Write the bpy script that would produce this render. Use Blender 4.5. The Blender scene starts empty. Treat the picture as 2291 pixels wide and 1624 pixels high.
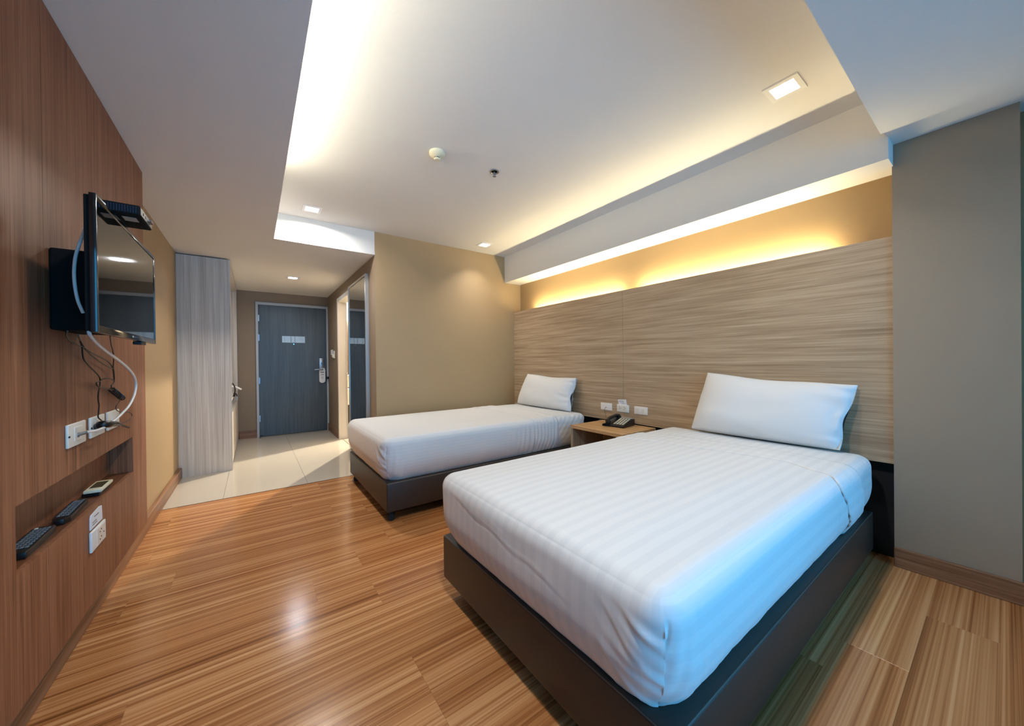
import bpy, bmesh, math, random
from mathutils import Vector, noise
PI = math.pi
random.seed(7)
sc = bpy.context.scene
C = sc.collection

# ------------------------------------------------------------------ camera, sky, light, exposure
YAW, PITCH, ROLL, FPX, EYE = 0.625972641, -0.00389588691, -0.0111025753, 800.18, 1.15
def make_camera():
    F = Vector((math.sin(YAW), math.cos(YAW), 0)); R = Vector((math.cos(YAW), -math.sin(YAW), 0)); U = Vector((0, 0, 1))
    f2 = F*math.cos(PITCH) + U*math.sin(PITCH); u2 = U*math.cos(PITCH) - F*math.sin(PITCH)
    r3 = R*math.cos(ROLL) + u2*math.sin(ROLL); u3 = u2*math.cos(ROLL) - R*math.sin(ROLL)
    cam = bpy.data.cameras.new('camera'); o = bpy.data.objects.new('camera', cam); C.objects.link(o)
    cam.sensor_width = 36; cam.sensor_fit = 'HORIZONTAL'; cam.lens = FPX/2291*36; cam.clip_start = 0.02
    from mathutils import Matrix
    M = Matrix((r3, u3, -f2)).transposed().to_4x4(); M.translation = (0, 0, EYE)
    o.matrix_world = M; sc.camera = o
make_camera()
w = bpy.data.worlds.new('sky'); sc.world = w; w.use_nodes = True
bg = w.node_tree.nodes['Background']; bg.inputs['Color'].default_value = (0.085, 0.50, 1.0, 1); bg.inputs['Strength'].default_value = 4.3
def area(name, loc, rot, sx, sy, power, color, portal=False, spread=None):
    l = bpy.data.lights.new(name, 'AREA'); l.shape = 'RECTANGLE'; l.size = sx; l.size_y = sy; l.energy = power; l.color = color
    if spread: l.spread = spread
    o = bpy.data.objects.new(name, l); C.objects.link(o); o.location = loc; o.rotation_euler = rot
    if portal: l.cycles.is_portal = True
    return o
area('window_portal', (1.125, -1.16, 1.18), (PI/2, 0, 0), 3.25, 2.2, 1, (1, 1, 1), portal=True)
COOL = (1.0, 0.955, 0.89); WARM = (1.0, 0.84, 0.50); CREAM = (1.0, 0.93, 0.74)
POWER = dict(down=3.2, down_wide=16, down_hall=8.5, bath=340)
TUBE_HEAD, TUBE_COVE = 105.0, 76.0
sc.view_settings.view_transform = 'Standard'; sc.view_settings.look = 'None'
sc.view_settings.gamma = 1; sc.view_settings.use_curve_mapping = False
sc.view_settings.exposure = 0.27
sc.cycles.use_denoising = True
sc.cycles.max_bounces = 9; sc.cycles.diffuse_bounces = 6; sc.cycles.glossy_bounces = 4; sc.cycles.transmission_bounces = 4
sc.cycles.sample_clamp_indirect = 6; sc.cycles.caustics_reflective = False; sc.cycles.caustics_refractive = False

# ------------------------------------------------------------------ materials
def s2l(c): return tuple((x/255/12.92 if x/255 <= .04045 else ((x/255+.055)/1.055)**2.4) for x in c) + (1,)
def mat(name, col, rough=.6, metal=0, bump=0, bscale=200, spec=.5, emit=0, coat=0, var=0, vscale=3):
    m = bpy.data.materials.new(name); m.use_nodes = True; N = m.node_tree.nodes; L = m.node_tree.links
    b = N['Principled BSDF']; b.inputs['Roughness'].default_value = rough; b.inputs['Metallic'].default_value = metal
    b.inputs['Base Color'].default_value = col if len(col) == 4 else s2l(col); b.inputs['Specular IOR Level'].default_value = spec
    if coat: b.inputs['Coat Weight'].default_value = coat; b.inputs['Coat Roughness'].default_value = .08
    if emit: b.inputs['Emission Color'].default_value = b.inputs['Base Color'].default_value; b.inputs['Emission Strength'].default_value = emit
    tc = N.new('ShaderNodeTexCoord')
    if var:
        nz = N.new('ShaderNodeTexNoise'); nz.inputs['Scale'].default_value = vscale; L.new(tc.outputs['Object'], nz.inputs['Vector'])
        mx = N.new('ShaderNodeMix'); mx.data_type = 'RGBA'; c = b.inputs['Base Color'].default_value
        mx.inputs[6].default_value = tuple(v*(1-var) for v in c[:3]) + (1,); mx.inputs[7].default_value = tuple(min(1, v*(1+var)) for v in c[:3]) + (1,)
        L.new(nz.outputs['Fac'], mx.inputs[0]); L.new(mx.outputs[2], b.inputs['Base Color'])
    if bump:
        nz = N.new('ShaderNodeTexNoise'); nz.inputs['Scale'].default_value = bscale; nz.inputs['Detail'].default_value = 4
        L.new(tc.outputs['Object'], nz.inputs['Vector'])
        bp = N.new('ShaderNodeBump'); bp.inputs['Strength'].default_value = bump; bp.inputs['Distance'].default_value = .002
        L.new(nz.outputs['Fac'], bp.inputs['Height']); L.new(bp.outputs['Normal'], b.inputs['Normal'])
    return m
def wood(name, cols, axis, rough=.4, fine=90, along=1.6, broad=14, rand=False, coat=0, tint=.12, strips=0, spec=.5):
    """streaked wood: noise stretched along the grain axis (0,1,2); cols dark..light"""
    m = bpy.data.materials.new(name); m.use_nodes = True; N = m.node_tree.nodes; L = m.node_tree.links
    b = N['Principled BSDF']; b.inputs['Roughness'].default_value = rough; b.inputs['Specular IOR Level'].default_value = spec
    if coat: b.inputs['Coat Weight'].default_value = coat; b.inputs['Coat Roughness'].default_value = .12
    tc = N.new('ShaderNodeTexCoord'); src = tc.outputs['Object']
    if rand:
        oi = N.new('ShaderNodeObjectInfo'); mu = N.new('ShaderNodeMath'); mu.operation = 'MULTIPLY'; mu.inputs[1].default_value = 91.7
        L.new(oi.outputs['Random'], mu.inputs[0]); va = N.new('ShaderNodeVectorMath'); va.operation = 'ADD'
        L.new(src, va.inputs[0]); L.new(mu.outputs[0], va.inputs[1]); src = va.outputs[0]
    def streak(across, al, det, dist=0):
        mp = N.new('ShaderNodeMapping'); s = [across]*3; s[axis] = al; mp.inputs['Scale'].default_value = s
        L.new(src, mp.inputs['Vector']); nz = N.new('ShaderNodeTexNoise'); nz.inputs['Scale'].default_value = 1
        nz.inputs['Detail'].default_value = det; nz.inputs['Roughness'].default_value = .6; nz.inputs['Distortion'].default_value = dist
        L.new(mp.outputs[0], nz.inputs['Vector']); return nz.outputs['Fac']
    a = streak(fine, along, 5, .3); c = streak(broad, along*.45, 3, .8); d = streak(broad*3, along*.6, 2)
    m1 = N.new('ShaderNodeMath'); m1.operation = 'MULTIPLY_ADD'; L.new(a, m1.inputs[0]); m1.inputs[1].default_value = .40
    m2 = N.new('ShaderNodeMath'); m2.operation = 'MULTIPLY'; L.new(c, m2.inputs[0]); m2.inputs[1].default_value = .28; L.new(m2.outputs[0], m1.inputs[2])
    m3 = N.new('ShaderNodeMath'); m3.operation = 'MULTIPLY_ADD'; L.new(d, m3.inputs[0]); m3.inputs[1].default_value = .32; L.new(m1.outputs[0], m3.inputs[2])
    cr = N.new('ShaderNodeValToRGB'); L.new(m3.outputs[0], cr.inputs[0]); e = cr.color_ramp.elements
    pos = [.36, .46, .53, .64]
    while len(e) < len(cols): e.new(.5)
    for k, cc in enumerate(cols): e[k].position = pos[k] if len(cols) == 4 else .36+.28*k/(len(cols)-1); e[k].color = s2l(cc)
    out = cr.outputs[0]
    if rand:
        mp2 = N.new('ShaderNodeMapRange'); L.new(oi.outputs['Random'], mp2.inputs[0]); mp2.inputs[3].default_value = 1-tint; mp2.inputs[4].default_value = 1+tint
        vm = N.new('ShaderNodeVectorMath'); vm.operation = 'SCALE'; L.new(out, vm.inputs[0]); L.new(mp2.outputs[0], vm.inputs[3]); out = vm.outputs[0]
    L.new(out, b.inputs['Base Color'])
    bp = N.new('ShaderNodeBump'); bp.inputs['Strength'].default_value = .12; bp.inputs['Distance'].default_value = .001
    L.new(a, bp.inputs['Height']); L.new(bp.outputs['Normal'], b.inputs['Normal'])
    return m
def cloth(name, stripes, c1, c2, period=.05):
    m = bpy.data.materials.new(name); m.use_nodes = True; N = m.node_tree.nodes; L = m.node_tree.links
    b = N['Principled BSDF']; b.inputs['Roughness'].default_value = .75; b.inputs['Specular IOR Level'].default_value = .3
    b.inputs['Sheen Weight'].default_value = .15
    uv = N.new('ShaderNodeTexCoord'); sep = N.new('ShaderNodeSeparateXYZ'); L.new(uv.outputs['UV'], sep.inputs[0])
    if stripes:
        ml = N.new('ShaderNodeMath'); ml.operation = 'MULTIPLY'; ml.inputs[1].default_value = 1/period; L.new(sep.outputs[0], ml.inputs[0])
        fr = N.new('ShaderNodeMath'); fr.operation = 'FRACT'; L.new(ml.outputs[0], fr.inputs[0])
        ramp = N.new('ShaderNodeValToRGB'); L.new(fr.outputs[0], ramp.inputs[0]); e = ramp.color_ramp.elements
        e[0].position = 0.0; e[0].color = c1 + (1,); e[1].position = .47; e[1].color = c1 + (1,)
        for p, c in ((.53, c2), (.95, c2), (1.0, c1)): k = e.new(p); k.color = c + (1,)
        L.new(ramp.outputs[0], b.inputs['Base Color'])
        rr = N.new('ShaderNodeMapRange'); rr.inputs[1].default_value = .46; rr.inputs[2].default_value = .54; rr.inputs[3].default_value = .66; rr.inputs[4].default_value = .80
        L.new(fr.outputs[0], rr.inputs[0]); L.new(rr.outputs[0], b.inputs['Roughness'])
    else: b.inputs['Base Color'].default_value = c1 + (1,)
    nz = N.new('ShaderNodeTexNoise'); nz.inputs['Scale'].default_value = 900; L.new(uv.outputs['Object'], nz.inputs['Vector'])
    bp = N.new('ShaderNodeBump'); bp.inputs['Strength'].default_value = .08; bp.inputs['Distance'].default_value = .0006
    L.new(nz.outputs['Fac'], bp.inputs['Height']); L.new(bp.outputs['Normal'], b.inputs['Normal'])
    return m
def lamp_mat(name, col, strength):
    m = bpy.data.materials.new(name); m.use_nodes = True; N = m.node_tree.nodes; L = m.node_tree.links
    N.remove(N['Principled BSDF']); e = N.new('ShaderNodeEmission'); e.inputs[0].default_value = tuple(col) + (1,); e.inputs[1].default_value = strength
    L.new(e.outputs[0], N['Material Output'].inputs[0]); return m
def pane_mat(name):
    m = bpy.data.materials.new(name); m.use_nodes = True; N = m.node_tree.nodes; L = m.node_tree.links
    N.remove(N['Principled BSDF']); t = N.new('ShaderNodeBsdfTransparent'); g = N.new('ShaderNodeBsdfGlossy'); g.inputs['Roughness'].default_value = .02
    f = N.new('ShaderNodeFresnel'); f.inputs[0].default_value = 1.45; x = N.new('ShaderNodeMixShader')
    L.new(f.outputs[0], x.inputs[0]); L.new(t.outputs[0], x.inputs[1]); L.new(g.outputs[0], x.inputs[2]); L.new(x.outputs[0], N['Material Output'].inputs[0]); return m

MT = dict(
    tan=mat('tan_wall_paint', (170, 144, 106), .55, bump=.15, bscale=120, var=.02),
    taupe=mat('taupe_wall_paint', (138, 121, 102), .6, bump=.15, bscale=120),
    pillar=mat('pillar_paint', (158, 142, 122), .55, bump=.15, bscale=120, var=.02),
    white=mat('ceiling_paint', (230, 227, 222), .75, bump=.25, bscale=60, var=.015, vscale=2),
    walnut=wood('walnut_veneer', [(100, 62, 42), (128, 84, 58), (142, 97, 70), (160, 114, 86)], 2, rough=.5, fine=160, along=2.2, broad=16, spec=.22),
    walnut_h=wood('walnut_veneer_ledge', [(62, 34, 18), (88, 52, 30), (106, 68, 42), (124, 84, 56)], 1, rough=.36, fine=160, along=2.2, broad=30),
    greige=wood('greige_oak_laminate', [(134, 110, 84), (164, 140, 112), (181, 158, 129), (200, 180, 152)], 1, rough=.5, fine=240, along=2.2, broad=22),
    greige_top=wood('oak_laminate_top', [(160, 122, 78), (182, 143, 96), (198, 160, 112), (212, 178, 130)], 1, rough=.42, fine=110, along=1.6, broad=14),
    greige_v=wood('greige_oak_upright', [(126, 106, 82), (152, 132, 106), (166, 147, 120), (184, 166, 140)], 2, rough=.5, fine=110, along=1.3, broad=22),
    ash=wood('grey_ash_laminate', [(172, 163, 153), (196, 188, 178), (210, 203, 194), (226, 220, 212)], 2, rough=.42, fine=130, along=1.3, broad=20),
    skirt=wood('skirting_wood', [(92, 60, 38), (124, 88, 62), (142, 104, 76), (160, 122, 92)], 1, rough=.4, fine=100, along=2, broad=30),
    skirt_x=wood('skirting_wood_cross', [(92, 60, 38), (124, 88, 62), (142, 104, 76), (160, 122, 92)], 0, rough=.4, fine=100, along=2, broad=30),
    floor=wood('laminate_planks', [(116, 70, 34), (160, 104, 60), (186, 132, 84), (214, 166, 116)], 0, rough=.19, fine=95, along=.30, broad=15, rand=True, tint=.06, spec=.28),
    under=mat('floor_underlay', (104, 68, 40), .8),
    tile=mat('porcelain_tile', (196, 188, 174), .07, var=.015, vscale=2, spec=.6),
    grout=mat('tile_grout', (150, 142, 130), .8),
    base=mat('dark_brown_leatherette', (50, 43, 37), .42, bump=.35, bscale=500),
    piping=mat('leatherette_piping', (96, 86, 76), .45),
    sheet=cloth('satin_stripe_sheet', True, (.715, .715, .705), (.675, .678, .673), .054),
    sheet1=cloth('fine_stripe_sheet', True, (.725, .725, .715), (.70, .70, .698), .024),
    fitted=cloth('fitted_sheet_cotton', True, (.725, .725, .715), (.68, .685, .683), .054),
    pillow=cloth('pillowcase_cotton', False, (.76, .76, .75), None),
    black=mat('black_plastic', (16, 16, 18), .35), blackm=mat('matt_black_plastic', (18, 17, 17), .8, bump=.2, bscale=700, spec=.15),
    gloss=mat('tv_screen_glass', (6, 7, 9), .04, spec=.9), bezel=mat('gloss_black_bezel', (12, 13, 15), .12, spec=.7),
    blue=mat('bluish_dark_plastic', (22, 34, 52), .3),
    plate=mat('white_switch_plastic', (236, 234, 228), .35), plate2=mat('cream_switch_plastic', (226, 222, 210), .35),
    hole=mat('socket_hole', (20, 20, 20), .7), paper=mat('white_card', (232, 234, 238), .6), ink=mat('grey_print', (110, 112, 118), .7),
    chrome=mat('chrome', (200, 202, 205), .16, metal=1), steel=mat('brushed_steel', (170, 176, 184), .32, metal=1),
    cable_w=mat('white_cable', (225, 224, 218), .4), cable_b=mat('dark_cable', (28, 20, 15), .45),
    door=wood('blue_grey_door_veneer', [(58, 66, 74), (66, 76, 86), (72, 84, 94), (80, 92, 102)], 2, rough=.38, fine=180, along=2, broad=20),
    dframe=mat('pale_grey_frame_paint', (176, 184, 194), .4), cframe=mat('light_grey_casing_paint', (198, 196, 190), .4),
    mirror=mat('mirror_silver', (196, 200, 200), .015, metal=1), alu=mat('mirror_edge_metal', (186, 186, 184), .3, metal=.6),
    cream=mat('cream_plastic', (228, 220, 190), .4), lcd=mat('lcd_screen', (64, 66, 48), .2),
    key=mat('remote_key_rubber', (92, 108, 122), .5), keyw=mat('phone_key_cream', (206, 200, 176), .45), red=mat('red_key', (150, 50, 45), .5),
    bath=mat('bathroom_cream_wall', (226, 216, 196), .4), bathdark=mat('bathroom_brown_tile', (70, 56, 44), .25), ceramic=mat('white_ceramic', (238, 236, 230), .1),
    dl=lamp_mat('downlight_diffuser', (.90, .96, 1.0), 6.0),
    tube_w=lamp_mat('warm_tube_glow', WARM, TUBE_HEAD), tube_c=lamp_mat('cream_tube_glow', CREAM, TUBE_COVE), pane=pane_mat('window_glass'),
    rubber=mat('black_rubber', (22, 22, 22), .6), brown_plate=mat('brown_plate', (120, 98, 78), .5), label=mat('silver_label', (170, 170, 165), .5),
    gap=mat('recess_shade_board', (30, 34, 40), .7),
)

# ------------------------------------------------------------------ mesh helpers
WORLD = {}
class MB:
    def __init__(s): s.bm = bmesh.new()
    def box(s, x0, x1, y0, y1, z0, z1, bev=0, seg=2):
        b = bmesh.new()
        v = [b.verts.new((x, y, z)) for x in (x0, x1) for y in (y0, y1) for z in (z0, z1)]
        for f in ((0, 1, 3, 2), (4, 6, 7, 5), (0, 4, 5, 1), (2, 3, 7, 6), (0, 2, 6, 4), (1, 5, 7, 3)): b.faces.new([v[i] for i in f])
        if bev: bmesh.ops.bevel(b, geom=b.edges[:], offset=bev, segments=seg, profile=.5, affect='EDGES')
        return s.add(b)
    def add(s, b, fn=None):
        m = {}
        for v in b.verts: m[v] = s.bm.verts.new(fn(v.co) if fn else v.co)
        for f in b.faces:
            try: s.bm.faces.new([m[v] for v in f.verts])
            except ValueError: pass
        b.free(); return s
    def prism(s, pts, axis, a, b_, bev=0):
        """polygon pts (2d) extruded along axis between a and b_"""
        b = bmesh.new()
        def P(p, t):
            return [(t, p[0], p[1]), (p[0], t, p[1]), (p[0], p[1], t)][axis]
        lo = [b.verts.new(P(p, a)) for p in pts]; hi = [b.verts.new(P(p, b_)) for p in pts]; n = len(pts)
        b.faces.new(lo[::-1]); b.faces.new(hi)
        for i in range(n): b.faces.new((lo[i], lo[(i+1) % n], hi[(i+1) % n], hi[i]))
        if bev: bmesh.ops.bevel(b, geom=b.edges[:], offset=bev, segments=2, profile=.5, affect='EDGES')
        return s.add(b)
    def lathe(s, prof, c, axis=(0, 0, 1), n=24):
        """prof: (radius, height) list about axis through c"""
        ax = Vector(axis).normalized(); t = ax.orthogonal().normalized(); u = ax.cross(t); c = Vector(c); b = bmesh.new(); rings = []
        for r, h in prof:
            if r < 1e-6: rings.append([b.verts.new(c+ax*h)])
            else: rings.append([b.verts.new(c+ax*h+(t*math.cos(2*PI*k/n)+u*math.sin(2*PI*k/n))*r) for k in range(n)])
        for A, B in zip(rings, rings[1:]):
            for k in range(n):
                q = [A[k % len(A)], A[(k+1) % len(A)], B[(k+1) % len(B)], B[k % len(B)]]; q = list(dict.fromkeys(q))
                if len(q) > 2: b.faces.new(q)
        for R_, rev in ((rings[0], True), (rings[-1], False)):
            if len(R_) > 2: b.faces.new(R_[::-1] if rev else R_)
        return s.add(b)
    def cyl(s, a, b_, r, n=16):
        a, b_ = Vector(a), Vector(b_); return s.lathe([(r, 0), (r, (b_-a).length)], a, b_-a, n)
    def tube(s, pts, r, n=8, sub=6, smooth=True):
        P = [Vector(p) for p in pts]
        if smooth and len(P) > 2:
            Q = []
            for i in range(len(P)-1):
                p0, p1, p2, p3 = P[max(i-1, 0)], P[i], P[i+1], P[min(i+2, len(P)-1)]
                for k in range(sub):
                    t = k/sub; Q.append(.5*((2*p1)+(p2-p0)*t+(2*p0-5*p1+4*p2-p3)*t*t+(3*p1-p0-3*p2+p3)*t**3))
            Q.append(P[-1]); P = Q
        b = bmesh.new(); rings = []; T0 = (P[1]-P[0]).normalized(); N_ = T0.orthogonal().normalized()
        for i, p in enumerate(P):
            T = (P[min(i+1, len(P)-1)]-P[max(i-1, 0)]).normalized(); N_ = (N_-T*N_.dot(T)).normalized(); B = T.cross(N_)
            rr = r[min(i*len(r)//len(P), len(r)-1)] if isinstance(r, (list, tuple)) else r
            rings.append([b.verts.new(p+(N_*math.cos(2*PI*k/n)+B*math.sin(2*PI*k/n))*rr) for k in range(n)])
        for A, B in zip(rings, rings[1:]):
            for k in range(n): b.faces.new((A[k], A[(k+1) % n], B[(k+1) % n], B[k]))
        b.faces.new(rings[0][::-1]); b.faces.new(rings[-1]); return s.add(b)
    def xf(s, fn):
        for v in s.bm.verts: v.co = fn(v.co)
        return s
    def build(s, name, m, parent=None, loc=None, smooth=False):
        base = WORLD[parent.name] if parent else Vector(loc or (0, 0, 0))
        for v in s.bm.verts: v.co -= base
        bmesh.ops.recalc_face_normals(s.bm, faces=s.bm.faces)
        me = bpy.data.meshes.new(name); s.bm.to_mesh(me); s.bm.free(); me.materials.append(m)
        o = bpy.data.objects.new(name, me); C.objects.link(o)
        if smooth:
            for p in me.polygons: p.use_smooth = True
            try: me.set_sharp_from_angle(angle=math.radians(38))
            except Exception: pass
        if parent:
            o.parent = parent; WORLD[o.name] = base.copy()
            if name in ('print', 'socket_hole', 'vent_rib', 'keypad', 'port', 'connector'): o['kind'] = 'stuff'
        else: o.location = base; WORLD[o.name] = base.copy()
        return o
def tag(o, label, cat, group=None, kind=None):
    if label: o['label'] = label
    if cat: o['category'] = cat
    if group: o['group'] = group
    if kind: o['kind'] = kind
    return o
def thing(name, loc, label, cat, group=None):
    o = bpy.data.objects.new(name, None); C.objects.link(o); o.location = loc; o.empty_display_size = .05; WORLD[o.name] = Vector(loc)
    return tag(o, label, cat, group)
def struct(name, mb, m, parent=None, smooth=False):
    o = mb.build(name, m, parent, smooth=smooth)
    if not parent: o['kind'] = 'structure'
    return o
def sroot(name, loc):
    o = bpy.data.objects.new(name, None); C.objects.link(o); o.location = loc; WORLD[o.name] = Vector(loc); o['kind'] = 'structure'; return o
def B(*a, **k): return MB().box(*a, **k)

# ------------------------------------------------------------------ main dimensions (metres)
XL, XP, XH, XW, XC = -.630, -.523, 2.876, 2.996, 1.056      # left wall, walnut face, headboard face, right wall, hall wall
YB, YD, YN, YP = 3.929, 6.924, -1.15, .368                   # bathroom wall, door wall, near wall, pillar edge
ZL, ZH = 2.300, 2.545                                        # low and high ceilings

# ------------------------------------------------------------------ floor
fl = struct('floor', B(XL-.1, 3.1, YN-.1, 3.938, -.06, -.0105), MT['under'])
PWID, GAP = .193, .0003
plank_mesh = {}
row = 0; y = 1.95-PWID*17
while y < 3.938:
    y0, y1 = max(y, YN), min(y+PWID, 3.938)
    if y1-y0 > .01:
        x = XL - random.choice([.1, .35, .62, .95, 1.1])
        while x < XW:
            x0, x1 = max(x, XL+.001), min(x+1.22, XW)
            if x1-x0 > .02:
                key = (round(x1-x0, 3), round(y1-y0, 3))
                if key not in plank_mesh:
                    mb = B(0, key[0]-GAP, 0, key[1]-GAP, -.010, 0, bev=.0003, seg=1)
                    o = mb.build('plank', MT['floor']); plank_mesh[key] = o.data
                else:
                    o = bpy.data.objects.new('plank', plank_mesh[key]); C.objects.link(o)
                o.location = (x0, y0, 0); o.parent = fl
            x += 1.22
    y += PWID; row += 1
tf = struct('floor', B(XL-.1, 1.20, 3.944, YD+.1, -.06, -.0105), MT['grout'])
xs = [XL+.001, -.224, .412, XC+.03]; ys = [3.945, 5.206, 6.476, YD+.06]
for i in range(3):
    for j in range(3):
        B(xs[i]+.0008, xs[i+1]-.0008, ys[j]+.0008, ys[j+1]-.0008, -.012, 0, bev=.0004, seg=1).build('tile', MT['tile'], tf)
struct('trim_1', B(XL, XW, 3.9385, 3.9445, -.02, .0012), MT['base'])
bf = struct('floor', B(XC+.034, 3.1, YB+.1, 7.4, -.06, -.002), MT['tile'])
struct('trim_2', B(XC+.032, XC+.060, 5.18, 5.93, -.004, .004), MT['grout'])

# ------------------------------------------------------------------ walls
struct('wall_left', B(XL-.1, XL, YN-.1, YD+.1, 0, 2.7), MT['tan'])
struct('wall_right', B(XW, XW+.1, YN-.1, YB+.1, 0, 2.7), MT['tan'])
struct('wall_back', B(XC+.0005, XW, YB, YB+.1, 0, 2.7), MT['tan'])
m = MB().box(XC, XC+.096, YB+.0005, 5.145, 0, ZL+.02).box(XC, XC+.096, 5.985, YD+.1, 0, ZL+.02).box(XC, XC+.096, 5.145, 5.985, 2.13, ZL+.02)
struct('wall_hall', m, MT['taupe'])
m = MB().box(XL, .045, YD, YD+.1, 0, ZL+.02).box(.045, XC, YD, YD+.1, 2.12, ZL+.02)
struct('wall_entrance', m, MT['taupe'])
struct('door_leak_blocker', B(-.3, 1.14, YD+.101, YD+.16, -.05, 2.4), MT['tan'])  # unseen slab added behind the door to block sky light leaking round it
m = MB().box(XL-.1, -.50, YN-.1, YN, 0, 2.6).box(2.75, XW+.1, YN-.1, YN, 0, 2.6).box(-.50, 2.75, YN-.1, YN, 0, .10).box(-.50, 2.75, YN-.1, YN, 2.27, 2.6)
struct('wall_near', m, MT['tan'])
struct('wall_pillar', B(2.865, XW+.05, -.04, YP-.0005, 0, 2.318), MT['pillar'])
struct('wall_bathroom', MB().box(XC+.096, 3.1, 7.3, 7.4, 0, 2.6).box(3.0, 3.1, YB+.1, 7.3, 0, 2.6), MT['bath'])
# ceilings
m = MB().box(XL-.05, .165, YN-.05, YD+.05, ZL, ZL+.03).box(.140, .165, .377, YB, ZL+.03, ZL+.075)   # lowered band over the walnut wall with its cove lip
m.box(.165, XC+.002, YB-.0005, YD+.05, ZL, ZL+.03).box(XL, XC, YB, YB+.02, ZL+.03, ZH+.05)       # hall ceiling and its drop face
m.box(.165, 2.63, YN-.05, .377, ZL, ZL+.03).box(2.61, XW+.05, YN-.05, YP, ZL+.019, ZL+.05).box(.165, XW, .357, .377, ZL+.03, ZH+.05)
struct('ceiling', m, MT['white'])
struct('ceiling_upper', B(-.12, XW+.05, .35, YB+.05, ZH, ZH+.05), MT['white'])
struct('ceiling_cove', B(-.12, -.10, .377, YB, ZL+.03, ZH), MT['white'])
struct('ceiling_beam', B(2.734, XW, .363, YB, 2.202, ZH), MT['white'])
struct('ceiling_bathroom', B(XC+.096, 3.1, YB+.1, 7.4, 2.4, 2.45), MT['white'])
# skirting
def skirt(name, m, *b): struct(name, B(*b, bev=.004), m)
skirt('baseboard_left', MT['skirt'], XL-.002, XL+.028, YN, 4.944, 0, .103)
skirt('baseboard_pillar', MT['skirt'], 2.848, 2.870, -.06, YP+.0, 0, .105)
skirt('baseboard_entrance', MT['skirt_x'], -.19, .043, YD-.018, YD+.002, 0, .118)
skirt('baseboard_hall', MT['skirt'], XC-.018, XC+.002, 6.035, YD-.006, 0, .118)
skirt('baseboard_back', MT['skirt_x'], XC+.02, XW, YB-.018, YB+.002, 0, .105)
skirt('baseboard_near', MT['skirt_x'], XL+.03, XW, YN-.002, YN+.018, 0, .105)
# window behind the viewpoint
wr = sroot('window_1', (1.3, YN-.05, .17))
m = MB()
for z0, z1 in ((.10, .15), (2.22, 2.27)): m.box(-.50, 2.75, YN-.07, YN-.02, z0, z1)
for x in (-.50, .57, 1.63, 2.70): m.box(x, x+.05, YN-.07, YN-.02, .15, 2.22)
m.build('window_frame', MT['alu'], wr)
for x in (-.45, .62, 1.68): B(x, x+1.02, YN-.05, YN-.044, .15, 2.22).build('pane', MT['pane'], wr)
B(-.50, 2.75, YN-.02, YN+.03, .07, .102).build('window_sill', MT['cframe'], wr)

# ------------------------------------------------------------------ entrance door
dr = sroot('door_1', (.55, YD, 0))
m = MB().box(.035, .066, YD-.022, YD+.06, 0, 2.137).box(1.030, 1.055, YD-.022, YD+.06, 0, 2.137).box(.066, 1.030, YD-.022, YD+.06, 2.096, 2.137)
m.build('door_frame', MT['dframe'], dr)
B(.068, 1.028, YD-.006, YD+.036, .006, 2.094, bev=.002).build('door_leaf', MT['door'], dr)
for z in (1.83, 1.52, .84, .24):
    MB().cyl((.066, YD-.012, z), (.066, YD-.012, z+.105), .006, 10).box(.066, .082, YD-.010, YD-.004, z+.004, z+.101).build('hinge', MT['steel'], dr)
B(.913, .988, YD-.026, YD-.005, 1.06, 1.244, bev=.006).build('lock_plate', MT['steel'], dr, smooth=True)
B(.945, .955, YD-.028, YD-.024, 1.14, 1.165).build('card_slot', MT['hole'], dr)
MB().cyl((.958, YD-.02, 1.052), (.958, YD-.062, 1.052), .012).tube([(.962, YD-.060, 1.052), (.93, YD-.064, 1.054), (.88, YD-.064, 1.052), (.838, YD-.062, 1.050)], .0105, 10).build('door_handle', MT['steel'], dr, smooth=True)
MB().cyl((.545, YD-.004, 1.478), (.545, YD-.012, 1.478), .009, 12).build('door_viewer', MT['chrome'], dr)
MB().box(1.005, 1.022, YD-.02, YD-.004, .86, 1.02).build('latch', MT['black'], dr)
MB().cyl((1.04, YD-.02, .905), (1.04, YD-.06, .905), .013, 12).cyl((1.04, YD-.06, .905), (1.04, YD-.075, .905), .022, 12).build('door_guard', MT['black'], dr)
ds = thing('door_stop', (.075, 6.80, 0), 'small chrome hook-shaped door stop on the tile floor by the door', 'door stop')
MB().lathe([(.018, 0), (.018, .006), (.006, .010)], (.075, 6.80, 0)).build('base', MT['chrome'], ds, smooth=True)
MB().tube([(.075, 6.80, .008), (.075, 6.80, .03), (.09, 6.80, .045), (.11, 6.80, .035)], .006).build('hook', MT['black'], ds, smooth=True)
# evacuation notice and hanger
t = thing('door_notice', (.545, YD-.007, 1.556), 'small horizontal framed notice in pale blue on the dark entrance door', 'notice')
B(.383, .707, YD-.011, YD-.0062, 1.503, 1.609, bev=.0015).build('board', mat('pale_notice', (190, 214, 236), .25), t)
m = MB()
for x0, x1 in ((.415, .420), (.50, .514), (.555, .562), (.566, .570)): m.box(x0, x1, YD-.0118, YD-.0108, 1.506, 1.606)
for k in range(5): m.box(.60+.012*k, .688, YD-.0118, YD-.0108, 1.592-.018*k, 1.5945-.018*k)
m.build('print', mat('notice_print', (128, 160, 182), .4), t)
t = thing('door_hanger', (.957, YD-.03, .82), 'white rounded card hanging from the entrance door handle', 'door hanger')
pts = []
for k in range(13): a = PI+PI*k/12; pts.append((.957+.047*math.cos(a), .865+.045*math.sin(a)))
pts += [(1.004, 1.03), (.99, 1.076), (.924, 1.076), (.91, 1.03)]
MB().prism(pts, 1, YD-.034, YD-.031).build('card', MT['paper'], t)
m = MB()
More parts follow.
